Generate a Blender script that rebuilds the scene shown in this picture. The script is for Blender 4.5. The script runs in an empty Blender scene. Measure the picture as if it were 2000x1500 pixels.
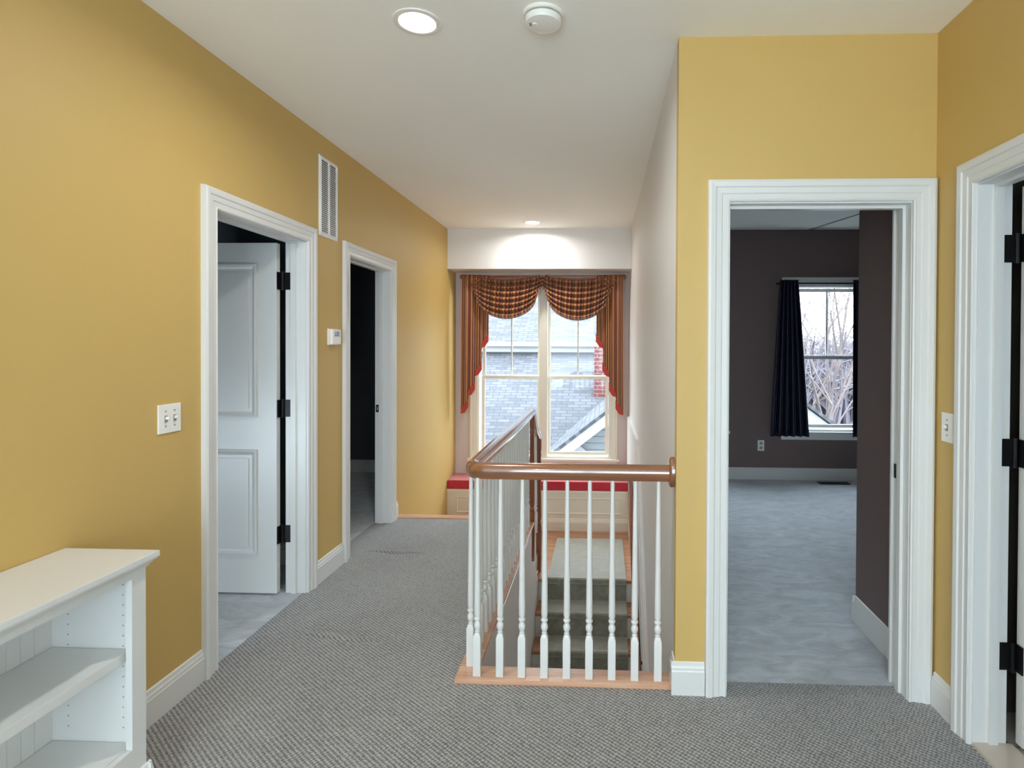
import bpy, bmesh, math, random
from mathutils import Vector, Matrix
random.seed(7)
sc = bpy.context.scene
COL = sc.collection
PI = math.pi

# ------------------------------------------------------------------ camera
H = 1.4623
FPX, YAW, PITCH, ROLL, CX, CY = 1097.5, .039, .0099, .0047, 1134.6, 683.9
cd = bpy.data.cameras.new('camera')
cam = bpy.data.objects.new('camera', cd); COL.objects.link(cam)
Fv = Vector((-math.sin(YAW)*math.cos(PITCH), math.cos(YAW)*math.cos(PITCH), -math.sin(PITCH)))
Rv = Vector((math.cos(YAW), math.sin(YAW), 0)); Uv = Rv.cross(Fv)
R2 = Rv*math.cos(ROLL)+Uv*math.sin(ROLL); U2 = Uv*math.cos(ROLL)-Rv*math.sin(ROLL)
M = Matrix((R2, U2, -Fv)).transposed().to_4x4(); M.translation = (0, 0, H)
cam.matrix_world = M
cd.sensor_width = 36; cd.lens = 36*FPX/2000
cd.shift_x = -(CX-1000)/2000; cd.shift_y = -(750-CY)/2000
cd.clip_start = .05; cd.clip_end = 300
sc.camera = cam

# ------------------------------------------------------------------ world and render look
w = bpy.data.worlds.new('sky'); sc.world = w; w.use_nodes = True
bg = w.node_tree.nodes['Background']
bg.inputs['Color'].default_value = (.735, .88, 1.0, 1); bg.inputs['Strength'].default_value = 9.0
sc.view_settings.view_transform = 'Standard'; sc.view_settings.look = 'None'
sc.view_settings.gamma = 1; sc.view_settings.use_curve_mapping = False
sc.view_settings.exposure = 0.5
sc.cycles.use_denoising = True
sc.cycles.max_bounces = 12; sc.cycles.diffuse_bounces = 8; sc.cycles.transparent_max_bounces = 12
sc.cycles.caustics_reflective = False; sc.cycles.caustics_refractive = False
sc.cycles.sample_clamp_indirect = 6

def portal(name, loc, rot, sx, sy):
    l = bpy.data.lights.new(name, 'AREA'); l.shape = 'RECTANGLE'; l.size = sx; l.size_y = sy
    l.cycles.is_portal = True
    o = bpy.data.objects.new(name, l); COL.objects.link(o); o.location = loc; o.rotation_euler = rot
    return o
# area lights point along -Z; portals face into the rooms
portal('window_portal', (-.69, 6.69, 1.12), (-PI/2, 0, 0), 1.56, 2.0)
portal('window_portal', (2.46, 6.36, 1.3), (-PI/2, 0, 0), .95, 1.6)
portal('window_portal', (-.18, -3.17, 1.245), (PI/2, 0, 0), 2.75, 2.21)
portal('window_portal', (.915, 6.36, 1.3), (-PI/2, 0, 0), .75, 1.6)
portal('window_portal', (4.14, 6.36, 1.3), (-PI/2, 0, 0), .9, 1.6)
portal('window_portal', (-3.3, .88, .5), (PI/2, 0, 0), 1.2, .8)

# ------------------------------------------------------------------ materials
def newmat(name):
    m = bpy.data.materials.new(name); m.use_nodes = True
    nt = m.node_tree; b = nt.nodes['Principled BSDF']
    return m, nt, b
def srgb(r, g, b):
    f = lambda c: (c/255/12.92) if c/255 <= .04045 else ((c/255+.055)/1.055)**2.4
    return (f(r), f(g), f(b), 1)
def node(nt, t, **kw):
    n = nt.nodes.new(t)
    for k, v in kw.items():
        if k.startswith('_'): n.inputs[k[1:].replace('_', ' ')].default_value = v
        else: setattr(n, k, v)
    return n
def coords(nt, scale=(1, 1, 1), rot=(0, 0, 0), kind='Object'):
    tc = node(nt, 'ShaderNodeTexCoord'); mp = node(nt, 'ShaderNodeMapping')
    mp.inputs['Scale'].default_value = scale; mp.inputs['Rotation'].default_value = rot
    nt.links.new(tc.outputs[kind], mp.inputs[0]); return mp.outputs[0]
def paint(name, col, rough=.6, var=.03, bump=.02, bscale=160):
    m, nt, b = newmat(name); L = nt.links.new
    v = coords(nt)
    n1 = node(nt, 'ShaderNodeTexNoise', _Scale=3.0, _Detail=4.0); L(v, n1.inputs['Vector'])
    mx = node(nt, 'ShaderNodeMix', data_type='RGBA')
    mx.inputs[6].default_value = tuple(c*(1-var) for c in col[:3])+(1,)
    mx.inputs[7].default_value = tuple(min(1, c*(1+var)) for c in col[:3])+(1,)
    L(n1.outputs['Fac'], mx.inputs[0]); L(mx.outputs[2], b.inputs['Base Color'])
    b.inputs['Roughness'].default_value = rough
    if bump:
        n2 = node(nt, 'ShaderNodeTexNoise', _Scale=bscale, _Detail=2.0); L(v, n2.inputs['Vector'])
        bp = node(nt, 'ShaderNodeBump', _Strength=bump*6, _Distance=.001); L(n2.outputs['Fac'], bp.inputs['Height'])
        L(bp.outputs[0], b.inputs['Normal'])
    return m
def wood(name, c1, c2, axis=0, rough=.25):
    m, nt, b = newmat(name); L = nt.links.new
    s = [26, 26, 26]; s[axis] = 1.6
    v = coords(nt, tuple(s))
    n1 = node(nt, 'ShaderNodeTexNoise', _Scale=1.3, _Detail=6.0, _Distortion=.6); L(v, n1.inputs['Vector'])
    cr = node(nt, 'ShaderNodeValToRGB'); cr.color_ramp.elements[0].position = .3; cr.color_ramp.elements[1].position = .7
    cr.color_ramp.elements[0].color = c1; cr.color_ramp.elements[1].color = c2
    L(n1.outputs['Fac'], cr.inputs[0]); L(cr.outputs[0], b.inputs['Base Color'])
    b.inputs['Roughness'].default_value = rough
    b.inputs['Coat Weight'].default_value = .5; b.inputs['Coat Roughness'].default_value = .12
    return m
def glossy(m):
    b = m.node_tree.nodes['Principled BSDF']; b.inputs['Coat Weight'].default_value = 1.0; b.inputs['Coat Roughness'].default_value = .1; b.inputs['Coat IOR'].default_value = 1.7
def ribbed_carpet(name, c1, c2):
    m, nt, b = newmat(name); L = nt.links.new
    v = coords(nt, (1, 1, 1), (0, 0, math.radians(38)))
    wv = node(nt, 'ShaderNodeTexWave', wave_type='BANDS', bands_direction='Y', _Scale=21.0, _Distortion=2.2, _Detail=2.0)
    wv.inputs['Detail Scale'].default_value = 5
    L(v, wv.inputs['Vector'])
    vo = node(nt, 'ShaderNodeTexVoronoi', _Scale=120.0); L(v, vo.inputs['Vector'])
    w2 = node(nt, 'ShaderNodeTexWave', wave_type='BANDS', bands_direction='X', _Scale=24.0, _Distortion=5.0, _Detail=2.0); L(v, w2.inputs['Vector'])
    wm = node(nt, 'ShaderNodeMath', operation='MULTIPLY_ADD'); L(w2.outputs['Fac'], wm.inputs[0]); wm.inputs[1].default_value = .55; L(wv.outputs['Fac'], wm.inputs[2])
    wn = node(nt, 'ShaderNodeMath', operation='MULTIPLY'); L(wm.outputs[0], wn.inputs[0]); wn.inputs[1].default_value = .7
    n2 = node(nt, 'ShaderNodeTexNoise', _Scale=2.2, _Detail=3.0); L(v, n2.inputs['Vector'])
    mm = node(nt, 'ShaderNodeMath', operation='MULTIPLY_ADD'); L(vo.outputs['Distance'], mm.inputs[0]); mm.inputs[1].default_value = -.55
    L(wn.outputs[0], mm.inputs[2])
    ad = node(nt, 'ShaderNodeMath', operation='MULTIPLY_ADD'); L(n2.outputs['Fac'], ad.inputs[0]); ad.inputs[1].default_value = .35; L(mm.outputs[0], ad.inputs[2])
    cr = node(nt, 'ShaderNodeValToRGB'); cr.color_ramp.elements[0].position = .05; cr.color_ramp.elements[1].position = .95
    cr.color_ramp.elements[0].color = c1; cr.color_ramp.elements[1].color = c2
    L(ad.outputs[0], cr.inputs[0]); L(cr.outputs[0], b.inputs['Base Color'])
    bp = node(nt, 'ShaderNodeBump', _Strength=.6, _Distance=.004); L(mm.outputs[0], bp.inputs['Height']); L(bp.outputs[0], b.inputs['Normal'])
    b.inputs['Roughness'].default_value = .95; b.inputs['Specular IOR Level'].default_value = .1
    b.inputs['Sheen Weight'].default_value = .45
    return m
def plush(name, c1, c2, scale=5.0, sheen=.4):
    m, nt, b = newmat(name); L = nt.links.new
    v = coords(nt, (1, 2.2, 1))
    n1 = node(nt, 'ShaderNodeTexNoise', _Scale=scale, _Detail=7.0, _Distortion=1.2); n1.inputs['Roughness'].default_value = .65; L(v, n1.inputs['Vector'])
    cr = node(nt, 'ShaderNodeValToRGB'); cr.color_ramp.elements[0].position = .38; cr.color_ramp.elements[1].position = .66
    cr.color_ramp.elements[0].color = c1; cr.color_ramp.elements[1].color = c2
    L(n1.outputs['Fac'], cr.inputs[0]); L(cr.outputs[0], b.inputs['Base Color'])
    n2 = node(nt, 'ShaderNodeTexNoise', _Scale=180.0, _Detail=2.0); L(v, n2.inputs['Vector'])
    bp = node(nt, 'ShaderNodeBump', _Strength=.5, _Distance=.004); L(n2.outputs['Fac'], bp.inputs['Height']); L(bp.outputs[0], b.inputs['Normal'])
    b.inputs['Roughness'].default_value = .95; b.inputs['Sheen Weight'].default_value = sheen; b.inputs['Specular IOR Level'].default_value = .1
    return m
def plain(name, col, rough=.5, metal=0.0):
    m, nt, b = newmat(name); b.inputs['Base Color'].default_value = col
    b.inputs['Roughness'].default_value = rough; b.inputs['Metallic'].default_value = metal; return m
def emit(name, col, s):
    m, nt, b = newmat(name); b.inputs['Base Color'].default_value = (0, 0, 0, 1)
    b.inputs['Emission Color'].default_value = col; b.inputs['Emission Strength'].default_value = s; return m
def glass(name):
    m, nt, b = newmat(name); L = nt.links.new; nt.nodes.remove(b)
    out = nt.nodes['Material Output']
    t = node(nt, 'ShaderNodeBsdfTransparent'); t.inputs[0].default_value = (.97, .98, .98, 1)
    g = node(nt, 'ShaderNodeBsdfGlossy'); g.inputs['Roughness'].default_value = .03
    mx = node(nt, 'ShaderNodeMixShader'); mx.inputs[0].default_value = .015
    L(t.outputs[0], mx.inputs[1]); L(g.outputs[0], mx.inputs[2]); L(mx.outputs[0], out.inputs['Surface']); return m
def bricky(name, c1, c2, mortar, bw, rh, ms, kind='Object', rot=(0, 0, 0), rough=.9, bias=0.0):
    m, nt, b = newmat(name); L = nt.links.new
    v = coords(nt, (1, 1, 1), rot, kind)
    br = node(nt, 'ShaderNodeTexBrick'); L(v, br.inputs['Vector'])
    br.inputs['Color1'].default_value = c1; br.inputs['Color2'].default_value = c2; br.inputs['Mortar'].default_value = mortar
    br.inputs['Scale'].default_value = 1.0; br.inputs['Brick Width'].default_value = bw; br.inputs['Row Height'].default_value = rh
    br.inputs['Mortar Size'].default_value = ms; br.inputs['Bias'].default_value = bias
    L(br.outputs['Color'], b.inputs['Base Color']); b.inputs['Roughness'].default_value = rough; return m
def stripes(name):
    # striped furnishing fabric, across the U coordinate of the cloth
    m, nt, b = newmat(name); L = nt.links.new
    tc = node(nt, 'ShaderNodeTexCoord'); sx = node(nt, 'ShaderNodeSeparateXYZ'); L(tc.outputs['UV'], sx.inputs[0])
    fr = node(nt, 'ShaderNodeMath', operation='FRACT'); L(sx.outputs['X'], fr.inputs[0])
    cr = node(nt, 'ShaderNodeValToRGB'); r = cr.color_ramp; r.interpolation = 'CONSTANT'
    cols = [(0, srgb(178, 122, 66)), (.22, srgb(70, 30, 26)), (.30, srgb(132, 48, 38)), (.46, srgb(190, 138, 80)), (.54, srgb(104, 62, 36)),
            (.66, srgb(66, 24, 24)), (.76, srgb(146, 92, 52)), (.9, srgb(92, 40, 30))]
    r.elements[0].position = 0; r.elements[0].color = cols[0][1]; r.elements[1].position = cols[1][0]; r.elements[1].color = cols[1][1]
    for p, c in cols[2:]:
        e = r.elements.new(p); e.color = c
    L(fr.outputs[0], cr.inputs[0]); L(cr.outputs[0], b.inputs['Base Color'])
    b.inputs['Roughness'].default_value = .5; b.inputs['Sheen Weight'].default_value = .15
    return m
MT = dict(
    yellow=paint('yellow_wall_paint', srgb(198, 166, 98), .55, .02),
    white_wall=paint('white_wall_paint', srgb(222, 219, 216), .6, .01),
    ceil=paint('ceiling_paint', srgb(246, 245, 239), .8, .01),
    greige=paint('alcove_paint', srgb(205, 192, 186), .6, .01),
    trim=paint('trim_paint', srgb(216, 216, 213), .3, .005, 0),
    cream=paint('cream_trim_paint', srgb(226, 220, 205), .35, .005, 0),
    brown=paint('brown_wall_paint', srgb(112, 94, 90), .6, .02),
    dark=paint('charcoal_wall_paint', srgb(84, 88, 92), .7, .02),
    bath=paint('bathroom_paint', srgb(90, 84, 76), .7, .02),
    carpet=ribbed_carpet('ribbed_carpet', srgb(92, 92, 92), srgb(176, 174, 171)),
    plush=plush('blue_grey_carpet', srgb(146, 153, 160), srgb(188, 194, 200), 5.0, .9),
    runner=plush('runner_carpet', srgb(128, 127, 112), srgb(154, 154, 140), 9.0, 1.0),
    oak=wood('oak_x', srgb(150, 94, 60), srgb(192, 136, 96), 0), oak_y=wood('oak_y', srgb(150, 94, 60), srgb(192, 136, 96), 1),
    rail=wood('rail_wood_x', srgb(112, 68, 40), srgb(150, 98, 62), 0, .2), rail_y=wood('rail_wood_y', srgb(136, 74, 34), srgb(176, 106, 56), 1, .2),
    newel=wood('newel_wood', srgb(104, 52, 30), srgb(142, 78, 46), 2, .3),
    curb=wood('curb_wood', srgb(188, 134, 104), srgb(214, 172, 142), 0, .3),
    black=plain('black_metal', (.006, .006, .007, 1), .4, .3),
    plastic=plain('white_plastic', srgb(236, 234, 228), .35), plastic_shadow=plain('shade_grey_plastic', srgb(150, 148, 142), .5),  # plastic_shadow: grey that paints shade into slots, gaps and holes
    lcd=plain('display_panel', srgb(168, 166, 186), .2), ink=plain('display_digits', srgb(60, 55, 85), .4),
    grille=plain('grille_metal', srgb(236, 236, 234), .4), grille_back=plain('grille_cavity', srgb(118, 118, 122), .9),
    red=plush('red_cushion_fabric', srgb(176, 44, 58), srgb(190, 56, 68), 30.0, .6),
    lining=plain('red_lining', srgb(178, 58, 42), .7), stripe=stripes('striped_fabric'),
    navy=plain('navy_satin', srgb(26, 28, 46), .42), brass=wood('pole_wood', srgb(130, 66, 34), srgb(164, 96, 52), 0),
    glass=glass('window_glass'), dark_rod=plain('dark_rod', (.01, .01, .012, 1), .4, .5),
    marble=paint('marble', srgb(205, 192, 178), .2, .08, 0), tile=bricky('floor_tile', srgb(190, 182, 172), srgb(180, 172, 160), srgb(140, 134, 126), .3, .3, .006),
    shingle=bricky('roof_shingle', srgb(66, 66, 69), srgb(88, 86, 90), srgb(58, 58, 63), .22, .095, .009),
    brick=bricky('chimney_brick', srgb(112, 50, 47), srgb(96, 42, 40), srgb(105, 98, 96), .2, .075, .012, rot=(PI/2, 0, 0)),
    ext_white=plain('exterior_trim', srgb(150, 150, 150), .6), siding=plain('siding', srgb(92, 95, 97), .7),
    ground=paint('ground', srgb(84, 80, 72), .95, .2, 0), bark=paint('bark', srgb(98, 86, 84), .9, .1, 0),
    thicket=paint('thicket', srgb(98, 92, 100), .95, .25, 0),
    lamp=emit('lamp_lens', (1, .95, .86, 1), 14.0), screw=plain('screw', srgb(150, 150, 146), .4, .6),
)

glossy(MT['rail'])
# ------------------------------------------------------------------ mesh helpers
class MB:
    def __init__(s): s.bm = bmesh.new(); s.uv = None
    def box(s, x0, x1, y0, y1, z0, z1):
        v = [s.bm.verts.new(p) for p in ((x0,y0,z0),(x1,y0,z0),(x1,y1,z0),(x0,y1,z0),(x0,y0,z1),(x1,y0,z1),(x1,y1,z1),(x0,y1,z1))]
        for f in ((0,3,2,1),(4,5,6,7),(0,1,5,4),(1,2,6,5),(2,3,7,6),(3,0,4,7)): s.bm.faces.new([v[i] for i in f])
        return s
    def prism(s, pts, axis, a0, a1):
        """extrude a 2D polygon along an axis: x -> (y,z) pts, y -> (x,z) pts, z -> (x,y) pts"""
        def P(p, a):
            return (a, p[0], p[1]) if axis == 'x' else (p[0], a, p[1]) if axis == 'y' else (p[0], p[1], a)
        A = [s.bm.verts.new(P(p, a0)) for p in pts]; B = [s.bm.verts.new(P(p, a1)) for p in pts]
        n = len(pts)
        s.bm.faces.new(A); s.bm.faces.new(B[::-1])
        for i in range(n): s.bm.faces.new((A[i], B[i], B[(i+1) % n], A[(i+1) % n]))
        return s
    def rings(s, rings, closed=True, caps=True, loop=False):
        """rings: list of point lists, skinned one to the next"""
        V = [[s.bm.verts.new(p) for p in r] for r in rings]
        n = len(V[0]); m = len(V)
        for j in range(m if loop else m-1):
            a = V[j]; b = V[(j+1) % m]
            for i in range(n if closed else n-1):
                k = (i+1) % n
                s.bm.faces.new((a[i], a[k], b[k], b[i]))
        if caps and closed and not loop:
            s.bm.faces.new(V[0][::-1]); s.bm.faces.new(V[-1])
        return s
    def lathe(s, cx, cy, prof, n=16, axis='z', phase=0):
        R = []
        for r, h in prof:
            ring = []
            for i in range(n):
                a = 2*PI*i/n+phase
                c, q = r*math.cos(a), r*math.sin(a)
                ring.append((cx+c, cy+q, h) if axis == 'z' else (h, cx+c, cy+q) if axis == 'x' else (cx+c, h, cy+q))
            R.append(ring)
        return s.rings(R)
    def sweep(s, path, prof, up=Vector((0, 0, 1))):
        R = []
        n = len(path)
        for i, p in enumerate(path):
            p = Vector(p)
            a = Vector(path[i-1]) if i else p; b = Vector(path[i+1]) if i < n-1 else p
            t1 = (p-a).normalized() if i else (b-p).normalized(); t2 = (b-p).normalized() if i < n-1 else t1
            t = (t1+t2).normalized()
            side = t.cross(up).normalized(); nu = side.cross(t).normalized()
            k = 1/max(.3, math.sqrt(max(.01, (1+t1.dot(t2))/2)))
            R.append([p+side*q[0]*k+nu*q[1] for q in prof])
        return s.rings(R)
    def tube(s, p0, p1, r0, r1=None, n=8):
        r1 = r0 if r1 is None else r1
        p0 = Vector(p0); p1 = Vector(p1); t = (p1-p0).normalized()
        u = t.cross(Vector((0, 0, 1)) if abs(t.z) < .9 else Vector((1, 0, 0))).normalized(); v = t.cross(u)
        return s.rings([[p+u*r*math.cos(2*PI*i/n)+v*r*math.sin(2*PI*i/n) for i in range(n)] for p, r in ((p0, r0), (p1, r1))])
    def frame(s, a0, a1, zb, zt, prof, fn, closed=False):
        """mitred casing round an opening; prof = (outward, projection); fn maps (a, z, t) to 3D"""
        R = []
        for (a, z, da, dz) in ((a0, zb, -1, -1 if closed else 0), (a0, zt, -1, 1), (a1, zt, 1, 1), (a1, zb, 1, -1 if closed else 0)):
            R.append([fn(a+da*q[0], z+dz*q[0], q[1]) for q in prof])
        return s.rings(R, loop=closed)
    def build(s, name, mat, parent=None, smooth=False, bevel=0):
        bm = s.bm
        if bevel:
            bmesh.ops.bevel(bm, geom=list(bm.edges), offset=bevel, segments=2, affect='EDGES', profile=.7)
        bmesh.ops.recalc_face_normals(bm, faces=bm.faces)
        me = bpy.data.meshes.new(name)
        off = WORLD.get(parent.name, Vector()) if parent else Vector()
        if off.length: bmesh.ops.translate(bm, verts=bm.verts, vec=-off)
        bm.to_mesh(me); bm.free()
        me.materials.append(mat)
        if smooth:
            for p in me.polygons: p.use_smooth = True
            try: me.set_sharp_from_angle(angle=math.radians(40))
            except Exception: pass
        o = bpy.data.objects.new(name, me); COL.objects.link(o)
        if parent: o.parent = parent; WORLD[o.name] = off
        return o
WORLD = {}
def tag(o, label=None, cat=None, group=None, kind=None):
    if label: o['label'] = label
    if cat: o['category'] = cat
    if group: o['group'] = group
    if kind: o['kind'] = kind
    return o
def empty(name, loc, kind=None):
    o = bpy.data.objects.new(name, None); COL.objects.link(o); o.location = loc; o.empty_display_size = .05
    WORLD[o.name] = Vector(loc)
    if kind: o['kind'] = kind
    return o
def struct(mb, name, mat, label=None, **k):
    return tag(mb.build(name, mat, **k), label, kind='structure')
def copy_tree(o, loc):
    c = o.copy(); COL.objects.link(c); c.location = loc
    WORLD[c.name] = Vector(loc)
    for ch in list(o.children):
        d = ch.copy(); COL.objects.link(d); d.parent = c
        for g in list(ch.children):
            e = g.copy(); COL.objects.link(e); e.parent = d
    return c
class Kids(list):
    pass

# ------------------------------------------------------------------ dimensions
XL, YP, XR, XW, YF, YB = -1.73, 2.36, 1.36, .31, 6.19, 6.548
C = 2.74; YR = -3.0; ZL = -.6; ZB = -2.7
D1 = (2.45, 3.21); D2 = (3.765, 4.50); D0 = (.524, 1.262); D3 = (1.34, 2.10); ZD = 2.05
EX = 5.6   # bedroom right side

# ------------------------------------------------------------------ floors
def lprism(polys, z0, z1):
    mb = MB()
    mb.prism(polys, 'z', z0, z1); return mb
struct(lprism([(XL, YR), (XR, YR), (XR, 2.44), (-.59, 2.44), (-.59, 4.69), (XL, 4.69)], -.28, 0), 'floor', MT['carpet'],
       'grey diagonal ribbed carpet of the upper hall')
# carpet reaches through the door openings up to the blue-grey carpets
mb = MB(); mb.box(XL-.02, XL, D1[0], D1[1], -.28, 0); mb.box(XL-.13, XL, D2[0], D2[1], -.28, 0); mb.box(D0[0]-.02, D0[1]+.02, 2.44, 2.452, -.28, 0)
struct(mb, 'floor', MT['carpet'], 'strips of grey ribbed carpet inside the door openings')
struct(MB().box(XL-3.0, XL-.02, 1.0, 3.7, -.28, -.001), 'floor', MT['plush'], 'blue grey carpet behind the open paneled door on the left')
struct(MB().box(XL-3.0, XL-.13, 3.72, 6.4, -.28, -.001), 'floor', MT['plush'], 'grey carpet in the dark room behind the narrow doorway')
struct(MB().box(.36, EX, 2.452, 6.2, -.28, -.001), 'floor', MT['plush'], 'blue grey bedroom carpet beyond the front doorway')
struct(MB().box(XR+.14, XR+2.2, .6, 3.0, -.28, -.001), 'floor', MT['tile'], 'beige tiled floor behind the right door')
struct(MB().box(XR, XR+.14, D3[0], D3[1], -.28, .012), 'trim_1', MT['marble'], 'pale marble threshold under the right doorway')
# landing and bottom of the well
mb = MB(); mb.box(XL, XW, 5.22, YB, ZL-.25, ZL); mb.box(-.58, XW, 4.952, 5.22, ZL-.25, ZL)
struct(mb, 'floor', MT['oak'], 'oak floor of the lower stair landing in front of the window seat')
struct(MB().box(XL, XW+.1, 1.0, YB, ZB-.1, ZB), 'floor', MT['oak'], 'floor at the bottom of the stairwell')
# carpet wrinkles near the doors (raised folds in the pile)
def wrinkle(pts, w, h):
    n = len(pts); R = []
    for i, p in enumerate(pts):
        k = math.sin(PI*i/(n-1))
        a = Vector(pts[max(0, i-1)]); b = Vector(pts[min(n-1, i+1)]); t = (b-a).normalized(); s_ = t.cross(Vector((0, 0, 1)))
        p = Vector(p)
        R.append([p+s_*w*q*(0.3+.7*k)+Vector((0, 0, h*k*(1-q*q)-.001)) for q in (-1, -.6, -.2, .2, .6, 1)])
    mb = MB(); mb.rings(R, closed=False); return mb
for pts in ([(-1.70, 3.88, 0), (-1.62, 3.90, 0), (-1.52, 3.885, 0), (-1.42, 3.87, 0), (-1.30, 3.88, 0), (-1.2, 3.87, 0)],
            [(-1.58, 2.80, 0), (-1.45, 2.76, 0), (-1.33, 2.75, 0), (-1.2, 2.72, 0), (-1.08, 2.71, 0)]):
    struct(wrinkle(pts, .035, .012), 'floor', MT['carpet'], 'low fold in the grey ribbed carpet', smooth=True)

# ------------------------------------------------------------------ ceilings
struct(MB().box(XL-.12, XR+.12, YR-.1, YF+.01, C, C+.1), 'ceiling', MT['ceil'])
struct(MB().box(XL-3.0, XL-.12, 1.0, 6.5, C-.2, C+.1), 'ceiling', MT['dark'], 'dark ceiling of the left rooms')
struct(MB().box(.36, EX, 2.42, 6.3, C-.02, C+.1), 'ceiling', MT['ceil'], 'white bedroom ceiling')
struct(MB().box(XR+.12, XR+2.2, .6, 2.42, C-.2, C+.1), 'ceiling', MT['ceil'])
# thin grey strip running across the bedroom ceiling
struct(MB().prism([(2.0, 6.2), (2.236, 6.2), (2.60, 4.9), (2.585, 4.9), (2.215, 6.2)][1:], 'z', C-.026, C-.018), 'trim_2', MT['plastic_shadow'], 'thin dark line across the bedroom ceiling')
# soffit over the window alcove
struct(MB().box(XL, XW, YF, YB, 2.297, C+.05), 'wall_soffit', MT['white_wall'], 'white soffit above the window alcove')

# ------------------------------------------------------------------ walls
def wall_x(x0, x1, y0, y1, z0, z1, holes):
    """wall in a YZ plane with door holes (ya, yb, za, zb)"""
    mb = MB(); y = y0
    for (a, b, za, zb) in sorted(holes):
        if a > y: mb.box(x0, x1, y, a, z0, z1)
        if za > z0: mb.box(x0, x1, a, b, z0, za)
        mb.box(x0, x1, a, b, zb, z1); y = b
    mb.box(x0, x1, y, y1, z0, z1); return mb
def wall_y(y0, y1, x0, x1, z0, z1, holes):
    mb = MB(); x = x0
    for (a, b, za, zb) in sorted(holes):
        if a > x: mb.box(x, a, y0, y1, z0, z1)
        if za > z0: mb.box(a, b, y0, y1, z0, za)
        mb.box(a, b, y0, y1, zb, z1); x = b
    mb.box(x, x1, y0, y1, z0, z1); return mb
J = .02  # jamb lining thickness
def hole(d): return (d[0]-J, d[1]+J, -.28, ZD+J)
struct(wall_x(XL-.06, XL, .2, 4.7, -.28, C, [hole(D1), hole(D2)]), 'wall_left', MT['yellow'], 'long yellow wall on the left')
struct(MB().box(XL-.06, XL, YR, .2, -.28, C), 'wall_left_rear', MT['white_wall'])  # unseen rear end, made white to bounce neutral light forward
struct(MB().box(XL-.06, XL, 4.7, YB, ZB, C), 'wall_left', MT['yellow'], 'yellow wall beside the landing')
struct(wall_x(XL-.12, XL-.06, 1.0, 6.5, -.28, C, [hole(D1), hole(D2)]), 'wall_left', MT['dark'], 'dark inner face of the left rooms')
struct(wall_y(YP, YP+.06, XW, XR, -.28, C, [hole(D0)]), 'wall_front', MT['yellow'], 'yellow wall around the bedroom doorway')
struct(wall_y(YP+.06, YP+.12, .37, EX, -.28, C, [hole(D0)]), 'wall_front', MT['brown'], 'brown inner face of the bedroom wall')
struct(MB().box(XW, .37, YP+.06, YB+.1, ZB, C), 'wall_stair', MT['white_wall'], 'white wall along the stairwell')
struct(MB().box(.37, .43, YP+.12, 6.25, -.28, C), 'wall_bedroom_left', MT['brown'])
struct(wall_x(XR, XR+.06, .2, YP+.06, -.28, C, [hole(D3)]), 'wall_right', MT['yellow'], 'yellow wall with the right door')
struct(MB().box(XR, XR+.06, YR, .2, -.28, C), 'wall_right_rear', MT['white_wall'])  # white here too, for bounce light from behind the camera
struct(wall_x(XR+.06, XR+.12, .6, YP, -.28, C, [hole(D3)]), 'wall_right', MT['bath'], 'inner face of the bathroom wall')
# window walls
WIN = (-1.473, .09, .13, 2.12)
struct(wall_y(YB, YB+.16, XL-.06, XW, ZB, C, [(WIN[0], WIN[1], WIN[2], WIN[3])]), 'wall_back', MT['greige'], 'pale wall of the window alcove')
BWIN = (2.02, 2.90, .53, 2.12)
struct(wall_y(6.2, 6.34, .37, EX+.1, -.28, C, [(.55, 1.28, .53, 2.12), BWIN, (3.7, 4.58, .53, 2.12)]), 'wall_bedroom_back', MT['brown'])
struct(MB().box(EX, EX+.1, 2.4, 6.2, -.28, C), 'wall_bedroom_right', MT['brown'])
struct(MB().box(1.35, EX, 2.48, 3.03, -.28, C), 'wall_bedroom_return', MT['brown'], 'brown wall corner just inside the bedroom doorway')
RWIN = (-1.55, 1.2, .14, 2.35)
struct(wall_y(YR-.12, YR, XL-.06, XR+.06, -.28, C, [RWIN]), 'wall_rear', MT['white_wall'])  # unseen end wall, white for bounce, opened for added daylight
# left rooms
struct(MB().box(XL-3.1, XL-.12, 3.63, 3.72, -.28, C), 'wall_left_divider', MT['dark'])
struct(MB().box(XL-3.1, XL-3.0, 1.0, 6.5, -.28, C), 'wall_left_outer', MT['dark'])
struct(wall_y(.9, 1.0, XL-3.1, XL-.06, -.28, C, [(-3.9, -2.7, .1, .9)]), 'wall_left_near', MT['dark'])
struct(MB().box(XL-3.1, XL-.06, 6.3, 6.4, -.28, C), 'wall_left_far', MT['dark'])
# bathroom
struct(MB().box(XR+2.1, XR+2.2, .6, 2.4, -.28, C), 'wall_bathroom_outer', MT['bath'])
struct(MB().box(XR+.06, XR+2.2, .5, .6, -.28, C), 'wall_bathroom_near', MT['bath'])
struct(MB().box(XR+.06, XR+2.2, 2.30, 2.36, -.28, C), 'wall_bathroom_far', MT['bath'])
# stairwell lower walls
mb = MB().prism([(2.44, ZB), (2.44, -.02), (4.46, -.02), (4.46, -.30), (4.62, -.33), (4.75, -.46), (4.95, ZL-.03), (4.95, ZB)], 'x', -.62, -.56)
struct(mb, 'wall_stairwell_left', MT['white_wall'], 'white wall of the stairwell under the hall floor')
struct(MB().box(-.62, XW, 2.38, 2.44, ZB, -.02), 'wall_stairwell_near', MT['white_wall'])
struct(MB().box(XL, -.56, 2.38, 2.44, ZB, -.28), 'wall_stairwell_near', MT['white_wall'])
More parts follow.
